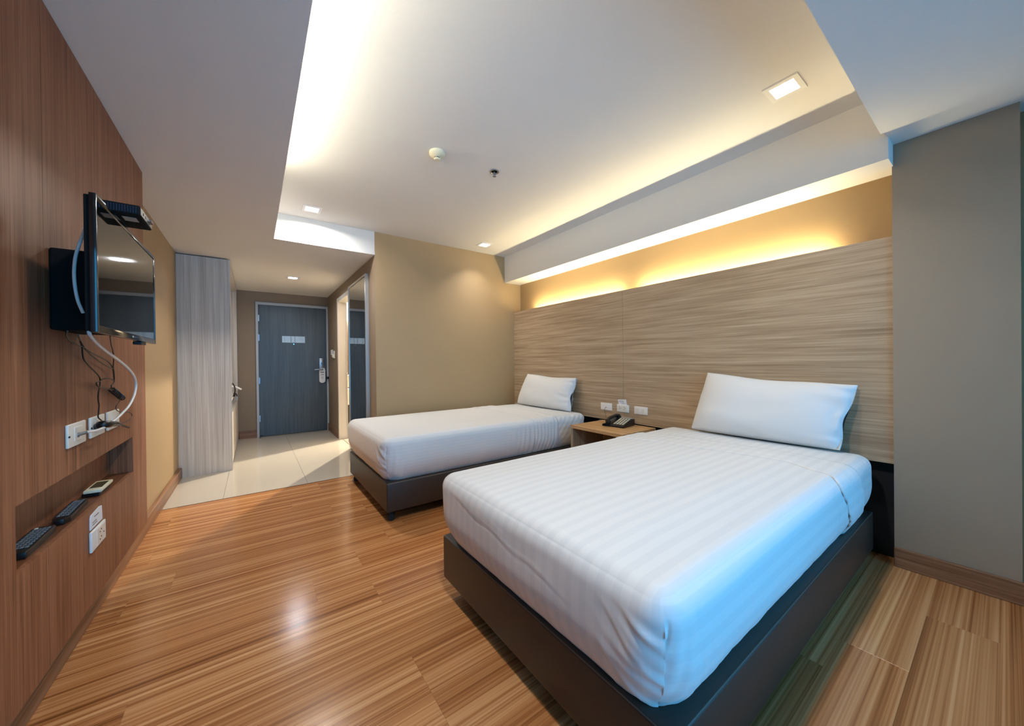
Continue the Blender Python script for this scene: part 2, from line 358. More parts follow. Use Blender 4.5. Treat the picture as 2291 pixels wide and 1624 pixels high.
for z, x0, x1, h in ((1.0, .93, .985, .014), (.96, .935, .98, .010), (.925, .94, .975, .004), (.91, .94, .975, .004), (.895, .94, .975, .004)): m.box(x0, x1, YD-.0352, YD-.0338, z-h/2, z+h/2)
m.build('print', MT['ink'], t)
# things on the hall wall
t = thing('key_card_holder', (XC-.03, 6.42, 1.30), 'white key card power switch on the taupe hall wall by the door', 'switch')
B(XC-.012, XC, 6.29, 6.41, 1.235, 1.355, bev=.004).build('plate', MT['plate'], t)
B(XC-.03, XC-.011, 6.31, 6.39, 1.25, 1.30, bev=.003).build('slot', MT['plate2'], t)
B(XC-.022, XC-.018, 6.335, 6.52, 1.29, 1.375).build('key_card', MT['paper'], t)
t = thing('wall_sign', (XC-.005, 6.46, 1.44), 'narrow brown plate above the key card switch on the hall wall', 'sign')
B(XC-.005, XC, 6.41, 6.53, 1.385, 1.50, bev=.001).build('plate', MT['brown_plate'], t)
m = MB()
for k in range(5): m.box(XC-.0062, XC-.0048, 6.425, 6.515, 1.40+.02*k, 1.404+.02*k)
m.build('print', MT['label'], t)

# ------------------------------------------------------------------ bathroom doorway
dw = sroot('door_2', (XC, 5.55, 0))
m = MB().box(XC-.015, XC+.110, 5.93, 5.99, 0, 2.135).box(XC-.015, XC+.110, 5.14, 5.20, 0, 2.135).box(XC-.015, XC+.110, 5.20, 5.93, 2.075, 2.135)
m.build('door_frame', MT['cframe'], dw)
MB().box(XC+.104, XC+.110, 5.915, 5.932, 0, 2.07).cyl((XC+.10, 5.93, 1.0), (XC+.10, 5.90, 1.0), .012, 10).build('door_stop_bead', MT['cframe'], dw)
t = thing('mirror', (XC-.03, 4.62, .05), 'tall narrow full-length mirror with light metal frame on the hall wall', 'mirror')
m = MB().box(XC-.040, XC-.002, 4.176, 4.205, .05, 2.150).box(XC-.040, XC-.002, 5.035, 5.062, .05, 2.150).box(XC-.040, XC-.002, 4.205, 5.035, 2.125, 2.150).box(XC-.040, XC-.002, 4.205, 5.035, .05, .075)
m.build('frame', MT['alu'], t)
B(XC-.034, XC-.004, 4.205, 5.035, .075, 2.125).build('glass', MT['mirror'], t)
# bathroom fittings glimpsed through the doorway
t = thing('vanity', (1.5, 6.7, 0), 'cream bathroom washstand with white basin seen through the bathroom doorway', 'washstand')
B(1.165, 2.0, 6.30, 7.25, .47, .735, bev=.01).build('counter', MT['bath'], t)
MB().lathe([(.19, 0), (.23, .02), (.25, .17), (.255, .215), (.235, .215), (.22, .15), (.02, .05), (0, .05)], (1.45, 6.62, .735), n=32).build('basin', MT['ceramic'], t, smooth=True)
MB().cyl((1.45, 6.93, .735), (1.45, 6.93, 1.06), .015).tube([(1.45, 6.93, 1.05), (1.45, 6.86, 1.07), (1.45, 6.78, 1.03)], .012).build('tap', MT['chrome'], t, smooth=True)
B(1.18, 1.98, 6.55, 7.25, 0, .465).build('cabinet', MT['bathdark'], t)
struct('wall_bathroom', B(1.16, 3.0, 7.28, 7.2995, .9, 1.95), MT['bathdark'])
t = thing('bathroom_mirror', (1.55, 7.27, 1.4), 'bathroom mirror with pale edge seen through the bathroom doorway', 'mirror')
B(1.515, 2.1, 7.262, 7.278, 1.0, 1.9).build('glass', MT['mirror'], t)
B(1.50, 1.515, 7.258, 7.278, .99, 1.91).build('frame', MT['cframe'], t)

# ------------------------------------------------------------------ walnut wall panelling with niche
wp = thing('wall_panelling', (XP, 1.5, .218), 'dark walnut veneer wall panelling behind the television', 'wall panelling')
Z0, Z1 = .218, 2.297; NY0, NY1, NZ0, NZ1 = 1.563, 2.715, .590, .774; SE = 1.747; YE = 3.005
MB().prism([(YN, Z0), (SE-.0012, Z0), (SE-.0012, NZ0), (NY0, NZ0), (NY0, NZ1), (SE-.0012, NZ1), (SE-.0012, Z1), (YN, Z1)], 0, XP-.014, XP).build('panel', MT['walnut'], wp)
MB().prism([(SE+.0012, Z0), (YE, Z0), (YE, Z1), (SE+.0012, Z1), (SE+.0012, NZ1), (NY1, NZ1), (NY1, NZ0), (SE+.0012, NZ0)], 0, XP-.014, XP).build('panel', MT['walnut'], wp)
m = MB().box(XL+.001, XP-.0145, YN, NY0-.012, Z0+.002, Z1).box(XL+.001, XP-.0145, NY1+.012, YE, Z0+.002, Z1).box(XL+.001, XP-.0145, NY0-.012, NY1+.012, Z0+.002, NZ0-.012).box(XL+.001, XP-.0145, NY0-.012, NY1+.012, NZ1+.012, Z1)
m.build('backing', MT['under'], wp)
nb = B(XL+.002, -.616, NY0-.01, NY1+.01, NZ0-.01, NZ1+.01).build('niche_back', MT['walnut'], wp)
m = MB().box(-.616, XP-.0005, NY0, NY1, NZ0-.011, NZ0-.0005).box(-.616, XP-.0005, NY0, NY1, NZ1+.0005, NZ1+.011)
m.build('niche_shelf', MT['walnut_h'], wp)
B(-.616, XP-.0005, NY0-.011, NY0-.0002, NZ0, NZ1).build('niche_side', MT['walnut'], wp)
B(-.616, XP-.0005, NY1+.0002, NY1+.011, NZ0, NZ1).build('niche_side', MT['walnut'], wp)

# ------------------------------------------------------------------ headboard
hb = thing('headboard', (XH, 2.15, .557), 'wide greige wood-laminate headboard panel running behind both beds', 'headboard')
B(XH, XH+.020, YP, 2.1562, .557, 1.822, bev=.0008, seg=1).build('panel', MT['greige'], hb)
B(XH, XH+.020, 2.1578, YB-.001, .557, 1.822, bev=.0008, seg=1).build('panel', MT['greige'], hb)
for yy in (.50, 2.0, 3.5): B(XH+.0205, XW-.001, yy, yy+.04, .60, 1.70).build('batten', MT['under'], hb)
for i, (a, b, lab) in enumerate(((2.235, 3.585, 'warm tube lamp hidden behind the headboard over the bed by the back wall'), (.655, 2.045, 'warm tube lamp hidden behind the headboard over the bed nearest the pillar'))):
    t = thing('tube_lamp', (2.936, (a+b)/2, 1.76), lab, 'lamp', 'tube lamps behind the headboard')
    MB().cyl((2.930, a, 1.797), (2.930, b, 1.797), .011, 10).build('tube', MT['tube_w'], t)
    MB().box(2.90, 2.96, a-.02, b+.02, 1.745, 1.768).box(2.92, 2.94, a-.02, a, 1.768, 1.81).box(2.92, 2.94, b, b+.02, 1.768, 1.81).build('batten', MT['cframe'], t)
for i, (a, b) in enumerate(((.42, 1.62), (1.66, 2.86))):
    t = thing('cove_lamp', (.02, (a+b)/2, ZL+.03), 'cream tube lamp hidden in the ceiling cove, ' + ('the one towards the window' if i == 0 else 'the one towards the hall'), 'lamp', 'tube lamps in the ceiling cove')
    MB().cyl((.03, a, ZL+.075), (.03, b, ZL+.075), .012, 10).build('tube', MT['tube_c'], t)
    MB().box(.0, .06, a-.015, b+.015, ZL+.031, ZL+.05).box(.02, .04, a-.015, a, ZL+.05, ZL+.09).box(.02, .04, b, b+.015, ZL+.05, ZL+.09).build('batten', MT['cframe'], t)

# ------------------------------------------------------------------ ceiling fittings
def downlight(x, y, z, label, power, s=.150, cone=105, col=COOL):
    t = thing('downlight', (x, y, z), label, 'ceiling light', 'square recessed downlights')
    h = s/2; i_ = .052
    m = MB().box(x-h, x+h, y-h, y-i_, z-.006, z+.0005).box(x-h, x+h, y+i_, y+h, z-.006, z+.0005).box(x-h, x-i_, y-i_, y+i_, z-.006, z+.0005).box(x+i_, x+h, y-i_, y+i_, z-.006, z+.0005)
    m.build('frame', MT['plate'], t)
    B(x-i_, x+i_, y-i_, y+i_, z-.003, z-.001).build('diffuser', MT['dl'], t)
    l = area('downlight_lamp', (x, y, z-.010), (0, 0, 0), .10, .10, power, col, spread=math.radians(cone))
    l.parent = t; l.location = (0, 0, -.010)
downlight(2.237, .667, ZH, 'square recessed downlight above the bed nearest the pillar', POWER['down'])
downlight(.443, 3.664, ZH, 'square recessed downlight next to the drop of the hall ceiling', POWER['down_wide'], cone=165)
downlight(.443, .667, ZH, 'square recessed downlight nearest the window over the open floor', POWER['down_wide'], cone=165)
downlight(2.247, 3.638, ZH, 'square recessed downlight above the bed by the back wall', POWER['down'])
downlight(.438, 5.567, ZL, 'square recessed downlight in the low hall ceiling', POWER['down_hall'], cone=165, col=(.95, .97, 1.0))
t = thing('smoke_detector', (1.005, 2.213, ZH), 'round cream smoke detector on the white ceiling', 'smoke detector')
MB().lathe([(.052, 0), (.052, -.016), (.047, -.022), (.026, -.036)], (1.005, 2.213, ZH), n=32).build('body', MT['cream'], t, smooth=True)
MB().lathe([(.020, -.034), (.020, -.041), (.0, -.041)], (1.005, 2.213, ZH), n=24).build('chamber', MT['hole'], t)
m = MB().lathe([(.021, -.041), (.021, -.049), (.018, -.052), (0, -.052)], (1.005, 2.213, ZH), n=24)
for k in range(4):
    a = PI/4+k*PI/2; m.box(-.002, .002, -.002, .002, -.042, -.034) if False else m.cyl((1.005+.021*math.cos(a), 2.213+.021*math.sin(a), ZH-.034), (1.005+.021*math.cos(a), 2.213+.021*math.sin(a), ZH-.043), .0025, 6)
m.build('cap', MT['cream'], t, smooth=True)
t = thing('sprinkler', (1.449, 2.198, ZH), 'small chrome sprinkler head in the white ceiling', 'sprinkler')
MB().lathe([(.018, 0), (.032, -.0005), (.034, -.004), (.026, -.005), (.022, .0), (.018, 0)], (1.449, 2.198, ZH), n=28).build('rosette', MT['chrome'], t, smooth=True)
MB().lathe([(.021, -.0012), (0, -.0012)], (1.449, 2.198, ZH), n=20).build('recess', MT['hole'], t)
MB().cyl((1.449, 2.198, ZH-.001), (1.449, 2.198, ZH-.022), .006, 12).tube([(1.439, 2.198, ZH-.004), (1.437, 2.198, ZH-.018), (1.449, 2.198, ZH-.032)], .0022, 6).tube([(1.459, 2.198, ZH-.004), (1.461, 2.198, ZH-.018), (1.449, 2.198, ZH-.032)], .0022, 6).lathe([(.003, -.030), (.013, -.034), (.013, -.036), (0, -.036)], (1.449, 2.198, ZH), n=12).build('deflector', MT['steel'], t, smooth=True)

# ------------------------------------------------------------------ beds
def skin(name, m, parent, dims, off=0, ca=None, cb=None, res=.011, disp=None, parts=('near', 'top', 'far', 'foot', 'head'), thick=0, zlow=None, loc=None, rt=.055, warp=1.0):
    """cloth over a rounded mattress block. UV.x = arc coordinate across the bed, UV.y = along it"""
    X0, X1, Y0, Y1, Zb, Zt = dims; H = Zt-Zb; zl = Zb if zlow is None else zlow
    base = WORLD[parent.name] if parent else Vector(loc)
    def mapp(x, y, z):
        tz = max(0, min(1, (z-Zb)/H)); rv = .065+.075*(1-tz)
        ex0, ex1, ey0, ey1 = x-X0, X1-x, y-Y0, Y1-y
        ex, sx = (ex0, -1) if ex0 < ex1 else (ex1, 1); ey, sy = (ey0, -1) if ey0 < ey1 else (ey1, 1)
        px, py = x, y
        if ex < rv and ey < rv:
            a, b = rv-ex, rv-ey; mm = max(a, b); ln = math.hypot(a, b) or 1; nx, ny = sx*a/ln, sy*b/ln
            cx = (X0+rv) if sx < 0 else (X1-rv); cy = (Y0+rv) if sy < 0 else (Y1-rv)
            px, py = cx+nx*mm, cy+ny*mm; e = rv-mm
        elif ex < ey: e = ex; nx, ny = sx, 0
        else: e = ey; nx, ny = 0, sy
        dz = Zt-z; e2, dz2 = e, dz; nz = 0
        if e < rt and dz < rt:
            a, b = rt-e, rt-dz; mm = max(a, b); ln = math.hypot(a, b) or 1
            e2, dz2 = rt-a/ln*mm, rt-b/ln*mm; ho, nz = a/ln, b/ln
        elif dz <= e: ho, nz = 0, 1
        else: ho, nz = 1, 0
        px -= nx*(e2-e); py -= ny*(e2-e); pz = Zt-dz2
        # side profile: belly out in the middle, tucked at the bottom
        s_ = max(0, min(1, (pz-Zb)/H)); side = max(0, 1-e2/.02) if dz > 1e-4 else 0
        bl = .010*math.sin(PI*s_) - .042*max(0, 1-s_/.45)**2
        px += nx*bl*(1 if dz > 0 else 0); py += ny*bl*(1 if dz > 0 else 0)
        if dz < 1e-6:   # crown of the top
            pz += .012*min(1, ex/.25)*min(1, ey/.25)
        n = Vector((nx*ho, ny*ho, nz)).normalized()
        p = Vector((px, py, pz))
        d = off + (disp(p, n, (x, y, z)) if disp else 0)
        return p+n*d
    fa = ca or (lambda c: X0); fb = cb or (lambda c: X1)
    bm = bmesh.new(); uvl = bm.loops.layers.uv.new('UVMap')
    def grid(nu, nv, fn):
        V = [[None]*(nv+1) for _ in range(nu+1)]; U = [[None]*(nv+1) for _ in range(nu+1)]
        for i in range(nu+1):
            for j in range(nv+1):
                (x, y, z), uv = fn(i/nu, j/nv); V[i][j] = bm.verts.new(mapp(x, y, z)-base); U[i][j] = uv
        for i in range(nu):
            for j in range(nv):
                f = bm.faces.new((V[i][j], V[i+1][j], V[i+1][j+1], V[i][j+1])); f.smooth = True
                for lp, q in zip(f.loops, (U[i][j], U[i+1][j], U[i+1][j+1], U[i][j+1])): lp[uvl].uv = q
    nh = max(8, int((Zt-zl)/res)); nw = max(8, int((Y1-Y0)/res)); nl = max(10, int((X1-X0)/res) if not ca else 26)
    def g_near(u, v):
        z = zl+(Zt-zl)*v; c = Y0-(Zt-z); x = fa(c)+(fb(c)-fa(c))*u**warp; return (x, Y0, z), (c, x)
    def g_far(u, v):
        z = zl+(Zt-zl)*v; c = Y1+(Zt-z); x = fa(c)+(fb(c)-fa(c))*u**warp; return (x, Y1, z), (c, x)
    def g_top(u, v):
        y = Y0+(Y1-Y0)*v**warp; x = fa(y)+(fb(y)-fa(y))*u**warp; return (x, y, Zt), (y, x)
    def g_foot(u, v):
        y = Y0+(Y1-Y0)*u**warp; z = zl+(Zt-zl)*v; return (X0, y, z), (y, X0-(Zt-z))
    def g_head(u, v):
        y = Y0+(Y1-Y0)*u; z = zl+(Zt-zl)*v; return (X1, y, z), (y, X1+(Zt-z))
    if 'near' in parts: grid(nl, nh, g_near)
    if 'far' in parts: grid(nl, nh, g_far)
    if 'top' in parts: grid(nl, nw, g_top)
    if 'foot' in parts: grid(nw, nh, g_foot)
    if 'head' in parts: grid(nw, nh, g_head)
    bmesh.ops.remove_doubles(bm, verts=bm.verts, dist=2e-5); bmesh.ops.recalc_face_normals(bm, faces=bm.faces)
    if thick:   # a turned edge of real thickness
        bmesh.ops.solidify(bm, geom=bm.faces[:]+bm.edges[:]+bm.verts[:], thickness=thick)
    me = bpy.data.meshes.new(name); bm.to_mesh(me); bm.free(); me.materials.append(m)
    for p in me.polygons: p.use_smooth = True
    o = bpy.data.objects.new(name, me); C.objects.link(o)
    if parent: o.parent = parent
    else: o.location = base
    WORLD[o.name] = base.copy(); return o
def interp(tab):
    def f(c):
        if c <= tab[0][0]: return tab[0][1]
        for (a, va), (b, vb) in zip(tab, tab[1:]):
            if c <= b: t = (c-a)/(b-a); t = t*t*(3-2*t); return va+(vb-va)*t
        return tab[-1][1]
    return f
def N3(x, y, z, s=0): return noise.noise(Vector((x, y, z+s*17.3)))
def make_bed(name, label, sheet_label, y0, y1, near_strong, front, head, smat, seed):
    x0, x1 = .758, 2.80; Zb, Zt = .290, .600
    bed = thing(name, ((x0+x1)/2, (y0+y1)/2, 0), label, 'bed', 'single beds')
    B(x0, x1, y0, y1, .078, Zb-.001, bev=.010, seg=3).build('base', MT['base'], bed, smooth=True)
    e = .004
    MB().tube([(x0+e, y0+e, Zb-.005), (x1-e, y0+e, Zb-.005)], .0022, 6, smooth=False).tube([(x0+e, y0+e, Zb-.005), (x0+e, y1-e, Zb-.005)], .0022, 6, smooth=False).build('piping', MT['piping'], bed)
    ci = .055 if seed == 1 else .17
    for cx, cy in ((x0+ci, y0+.06), (x0+ci, y1-ci), (x1-.06, y0+.06), (x1-.06, y1-ci)):
        c = MB().cyl((cx, cy, .052), (cx, cy, .079), .012, 12).box(cx-.017, cx+.017, cy-.017, cy+.017, .044, .056, bev=.004).build('caster', MT['black'], bed, smooth=True)
        MB().lathe([(.012, -.020), (.0245, -.019), (.0265, -.014), (.0265, -.006), (.010, -.004), (.010, .004), (.0265, .006), (.0265, .014), (.0245, .019), (.012, .020)], (cx-.008, cy, .0268), (.25, 1, 0), 24).build('wheel', MT['rubber'], c, smooth=True)
    dims = (x0-.018, x1+.03, y0+.005, y1-.005, Zb, Zt)
    cut = interp(front)
    arc = lambda q: q[1] if q[1] > dims[2]+1e-6 else dims[2]-(Zt-q[2])
    def base_disp(p, n, q):
        side = 1-abs(n.z)
        return .0022*side*N3(p.x*6, p.y*6, p.z*9, seed)+.0014*N3(p.x*3, p.y*3, p.z*3, seed+1)
    def d_fit(p, n, q):
        side = 1-abs(n.z); g = 0
        if n.y < -.5: g = .0035*math.sin((p.x*1.0-p.z*.9)*95+4*N3(p.x*5, 0, p.z*6, seed))*max(0, 1-(Zt-p.z)/.4)*near_strong
        return base_disp(p, n, q)+g
    mt = skin('mattress', MT['fitted'], bed, dims, 0, disp=d_fit, res=.013)
    cut_under = interp([(c, x+.05) for c, x in front])
    def d_sheet(p, n, q):
        d = base_disp(p, n, q); x, y, z = q
        # hospital corner crease on the near foot corner
        if n.y < .35 and n.x < .35:
            s = (p.x-dims[0]) if abs(n.y) > abs(n.x) else -(p.y-dims[2])   # arc from the corner: + along side, - along the foot
            hgt = (Zt-p.z)/(Zt-Zb); cl = .015-.01*hgt+.012*math.sin(hgt*7)
            if hgt > .14:
                k = min(1, (hgt-.14)/.18)
                d -= .010*k*math.exp(-((s-cl)/.0048)**2)
                if s < cl:
                    q1 = math.sin((hgt*.30-s*.80)*62+3.2*N3(s*8, hgt*3, 0, seed)); q2 = math.sin((hgt*.30-s*.55)*118+3*N3(s*12, hgt*5, 2, seed))
                    w_ = min(1, max(0, (s+.21)/.14))
                    d += .0052*k*w_*max(-.25, q1)**3 + .0022*k*w_*q2 + .0055*k*math.exp((s-cl)/.02)
                else:
                    d += .0045*k*math.exp(-(s-cl)/.012)+.0026*k*math.exp(-s*7)*math.sin(s*150+hgt*3)+.003*k*math.exp(-s*12)*max(0, math.sin(hgt*21-s*40))
        # drapes gathered towards the turned edge on the near side
        if n.y < -.4:
            hgt = (Zt-p.z)/(Zt-Zb); k = max(0, 1-(cut(arc(q))-p.x)/.34)*min(1, hgt*2.0)
            d += near_strong*.0045*k*math.sin(p.x*120+hgt*3.0+3*N3(p.x*6, 0, p.z*5, seed))
            d += .0035*max(0, hgt-.55)*2*N3(p.x*16, 0, p.z*6, seed+2)
        if n.x < -.5:
            hgt = (Zt-p.z)/(Zt-Zb)
            # a crumpled crease running across the foot end
            if seed == 2:
                zc = .545-.055*max(0, (1.50-p.y))/.5+.006*math.sin(p.y*23)
                w_ = max(0, min(1, (p.y-.72)/.15))*max(0, min(1, (1.50-p.y)/.08))
                zc += .004*N3(p.y*30, 0, 0, 9); d += .0016*w_*math.exp(-((p.z-zc)/.006)**2)-.0014*w_*math.exp(-((p.z-zc+.010)/.006)**2)
                w2 = max(0, min(1, (p.y-1.05)/.06))*max(0, min(1, (1.36-p.y)/.06)); zc2 = zc+.016+.02*(1.36-p.y)
                d += .0016*w2*math.exp(-((p.z-zc2)/.005)**2)
            d += .0022*N3(p.y*14, 0, p.z*6, seed+4)*hgt
        return d
    sh = skin('bed_sheet', smat, None, dims, .005, ca=None, cb=cut_under, res=.0085, disp=d_sheet, parts=('near', 'top', 'far', 'foot'), loc=((x0+x1)/2, (y0+y1)/2, Zb), zlow=Zb, warp=1.5)
    tag(sh, sheet_label, 'bed sheet', 'white sheets tucked over the beds')
    hd = interp(head)
    def d_fold(p, n, q):
        d = base_disp(p, n, q)+(.003 if n.y < -.4 else 0)-.0025*math.exp(-(q[0]-cut(arc(q)))/.01); hgt = max(0, (Zt-p.z)/(Zt-Zb)); u = (p.x-cut(arc(q)))
        if n.y < -.4: d += (.0028+.002*near_strong)*math.sin(p.x*150+hgt*4+2*N3(p.x*5, 0, p.z*7, seed))*min(1, hgt*3+.1)
        if seed == 2 or abs(n.z) > .5: d += .0012*math.sin(u*60)
        return d
    skin('turned_edge', smat, sh, dims, .0095, ca=cut, cb=hd, res=.0085, disp=d_fold, parts=('near', 'top', 'far'), thick=.0045)
    return bed
make_bed('bed', 'single bed with dark brown castered base standing by the tan back wall', 'white sheet tucked over the bed by the tan back wall', 2.585, 3.785, 1.0,
         [(2.30, 2.118), (2.56, 2.118), (2.75, 2.134), (3.74, 2.11), (4.1, 2.11)], [(2.30, 2.410), (2.56, 2.412), (2.75, 2.40), (3.74, 2.38), (4.1, 2.38)], MT['sheet1'], 1)
make_bed('bed', 'single bed with dark brown castered base nearest the grey pillar', 'broad-striped white sheet tucked over the bed nearest the grey pillar', .440, 1.655, .3,
         [(.165, 2.30), (.30, 2.20), (.41, 2.125), (.52, 2.17), (.675, 2.22), (1.25, 2.137), (1.6, 2.07), (1.95, 2.07)], [(.165, 2.52), (.30, 2.48), (.41, 2.44), (.6, 2.44), (1.25, 2.40), (1.6, 2.35), (1.95, 2.35)], MT['sheet'], 2)

# ------------------------------------------------------------------ pillows
def pillow(label, TL, TR, BL, BR, T, seed, ear=.0):
    P = [Vector(p) for p in (TL, TR, BL, BR)]; n_ = ((P[1]-P[0]).cross(P[2]-P[0])).normalized()
    if n_.x > 0: n_ = -n_
    ctr = sum(P, Vector())/4; nu, nv = 90, 50; bm = bmesh.new(); uvl = bm.loops.layers.uv.new('UVMap')
    def pos(i, j, sgn):
        u, v = i/nu, j/nv; a, b = 2*u-1, 2*v-1
        # outline: edges pulled in between the corners
        uu = .5+.5*a*(1-.006*(1-b*b) if a < 0 else 1-.035*math.exp(-((b-.15)/.35)**2)); vv = .5+.5*b*((1-.075*(1-a*a)*(.8+.35*math.sin(a*4+seed))) if b < 0 else (1+.02*(1-a*a)))
        p = (P[0]*(1-uu)+P[1]*uu)*(1-vv)+(P[2]*(1-uu)+P[3]*uu)*vv
        prof = (max(0, 1-abs(a)**3.6)**.55)*(max(0, 1-abs(b)**2.8)**.55)
        low = 1+.12*b
        t = T*.5*prof*low*(1.15 if sgn > 0 else .85)
        edge = max(abs(a), abs(b))
        wr = .006*N3(u*5, v*4, 0, seed)*min(1, prof*2)+.010*max(0, edge-.62)*N3(u*16, v*10, 1, seed+3)*prof**.5*2
        if a > .55: wr += .007*(a-.55)*2*math.sin(v*22+6*N3(u*3, v*3, 2, seed))*min(1, prof*3)
        p = p+n_*(sgn*t+wr)
        if a > .90:   # open flange end of the pillowcase, fluttering
            k = (a-.90)/.10; p += n_*(.014*k*math.sin(v*9+seed+(1.2 if sgn > 0 else 0))*sgn)+n_*(.010*k*sgn*(1-abs(b)))
        return p-ctr
    G = {}
    for sgn in (1, -1):
        for i in range(nu+1):
            for j in range(nv+1):
                G[sgn, i, j] = bm.verts.new(pos(i, j, sgn))
    for sgn in (1, -1):
        for i in range(nu):
            for j in range(nv):
                f = bm.faces.new([G[sgn, i, j], G[sgn, i+1, j], G[sgn, i+1, j+1], G[sgn, i, j+1]]); f.smooth = True
                for lp, (q, r) in zip(f.loops, ((i, j), (i+1, j), (i+1, j+1), (i, j+1))): lp[uvl].uv = (q/nu, r/nv)
    bmesh.ops.remove_doubles(bm, verts=bm.verts, dist=.0015); bmesh.ops.recalc_face_normals(bm, faces=bm.faces)
    me = bpy.data.meshes.new('pillow'); bm.to_mesh(me); bm.free(); me.materials.append(MT['pillow'])
    o = bpy.data.objects.new('pillow', me); C.objects.link(o); o.location = ctr; WORLD[o.name] = ctr
    tag(o, label, 'pillow', 'white pillows leaning on the headboard')
pillow('white pillow leaning on the headboard, on the bed by the tan back wall', (2.815, 3.555, .995), (2.820, 2.715, .965), (2.725, 3.665, .618), (2.725, 2.725, .612), .17, 1)
pillow('plump white pillow leaning on the headboard, on the bed nearest the pillar', (2.825, 1.345, 1.05), (2.825, .505, .992), (2.715, 1.42, .622), (2.730, .565, .618), .18, 2)

# ------------------------------------------------------------------ nightstand
t = thing('nightstand', (2.62, 2.11, 0), 'open oak-laminate nightstand between the two beds', 'nightstand')
B(2.405, 2.868, 1.815, 2.400, .522, .550, bev=.001, seg=1).build('top', MT['greige_top'], t)
B(2.407, 2.860, 2.374, 2.399, 0, .5215).build('side_panel', MT['greige_v'], t)
B(2.407, 2.860, 1.816, 1.841, 0, .5215).build('side_panel', MT['greige_v'], t)
B(2.835, 2.860, 1.842, 2.373, 0, .5215).build('back_panel', MT['greige_v'], t)
B(2.42, 2.835, 1.842, 2.373, .20, .222).build('shelf', MT['greige'], t)

# telephone
tp = thing('telephone', (2.72, 2.09, .55), 'black desk telephone with cream keys on the nightstand', 'telephone')
def rot(c, ang):
    ca, sa = math.cos(ang), math.sin(ang)
    return lambda v: Vector((c[0]+v.x*ca-v.y*sa, c[1]+v.x*sa+v.y*ca, c[2]+v.z))
PH = rot((2.722, 2.085, .5502), math.radians(8))
# local frame: +x towards the wall (rear of phone), y across; front edge at x=-.105
MB().prism([(-.105, 0), (.095, 0), (.105, .058), (.06, .064), (-.105, .020)], 1, -.095, .095, bev=.004).xf(lambda v: v).xf(PH).build('base', MT['black'], tp, smooth=True)
slope = lambda x: .0225+(x+.105)*(.064-.020)/.165
m = MB()
for r in range(5):
    for c_ in range(4):
        x, yy = -.085+r*.027, -.083+c_*.027
        b = MB().box(x, x+.018, yy, yy+.019, 0, .004, bev=.0015, seg=1)
        for v in b.bm.verts: v.co.z += slope(v.co.x)-.0015
        m.add(b.bm)
m.xf(PH).build('keypad', MT['keyw'], tp)['kind'] = 'stuff'
b = MB().box(.052, .082, -.085, .020, 0, .003); [setattr(v.co, 'z', v.co.z+.0635) for v in b.bm.verts]; b.xf(PH).build('display', MT['label'], tp)
hs = MB().tube([(-.112, .062, .050), (-.07, .062, .072), (0, .062, .082), (.06, .062, .084), (.10, .062, .072)], [.016, .015, .014, .015, .017], 12)
hs.lathe([(.020, 0), (.024, .008), (.024, .022), (.014, .030)], (-.098, .062, .030), (0, 0, 1), 16).lathe([(.020, 0), (.024, .008), (.024, .020), (.014, .026)], (.088, .062, .054), (0, 0, 1), 16)
hs.xf(PH).build('handset', MT['black'], tp, smooth=True)
hx = []
for k in range(170):
    tt = k/169; a = k*.95; cx = -.118-.030*math.sin(tt*PI); cy = .060+.05*math.sin(tt*2.4)-.045*tt; cz = .012+.014*(1-tt)
    hx.append((cx+.0075*math.cos(a), cy+.0045*tt, cz+.0075*math.sin(a)))
MB().tube(hx, .0019, 5, smooth=False).xf(PH).build('cord', MT['blackm'], tp, smooth=True)

def wall_plate(name, label, cat, ax, x, y0, y1, z0, z1, group, details, m='plate', dx=.009):
    """ax=+1 plate faces +X (left wall), -1 faces -X (headboard)"""
    t = thing(name, (x, (y0+y1)/2, (z0+z1)/2), label, cat, group)
    a, b = (x, x+dx) if ax > 0 else (x-dx, x)
    B(a, b, y0, y1, z0, z1, bev=.0035, seg=3).build('plate', MT[m], t, smooth=True)
    f = x+dx*ax
    for d in details: d(t, f, ax)
    return t
def rocker(y0, y1, z0, z1):
    def g(t, f, ax): B(min(f-.001*ax, f+.003*ax), max(f-.001*ax, f+.003*ax), y0, y1, z0, z1, bev=.0008, seg=1).build('rocker', MT['plate2'], t)
    return g
def holes(pts, r=.003, m='hole', nm='socket_hole'):
    def g(t, f, ax):
        mm = MB()
        for yy, zz in pts: mm.cyl((f-.001*ax, yy, zz), (f+.0024*ax, yy, zz), r, 8)
        mm.build(nm, MT[m], t)
    return g
wall_plate('phone_socket', 'white wall plate with a thin phone wire, first of three above the nightstand', 'wall plate', -1, XH, 2.289, 2.430, .651, .724, 'white wall plates over the nightstand', [holes([(2.36, .680)], .004)])
yc = 2.161
wall_plate('power_socket', 'white double power socket above the telephone with a paper card behind', 'power socket', -1, XH, 2.092, 2.230, .651, .725, 'white wall plates over the nightstand',
           [lambda t, f, ax: B(f-.0018, f+.001, yc-.045, yc+.050, .662, .712, bev=.0006, seg=1).build('socket_face', MT['plate2'], t), holes([(2.196, .700), (2.196, .682), (2.181, .690), (2.145, .700), (2.145, .682), (2.130, .690)], .0035)])
wall_plate('light_switch', 'white double rocker light switch, nearest the larger pillow', 'light switch', -1, XH, 1.895, 2.034, .651, .724, 'white wall plates over the nightstand',
           [rocker(1.985, 2.010, .664, .704), rocker(1.930, 1.955, .664, .704)])
t = thing('paper_card', (XH-.004, 2.165, .72), 'small white printed card tucked behind the double socket', 'card')
MB().prism([(2.114, .715), (2.212, .715), (2.221, .770), (2.126, .776)], 0, XH-.0025, XH-.0015).build('card', MT['paper'], t)
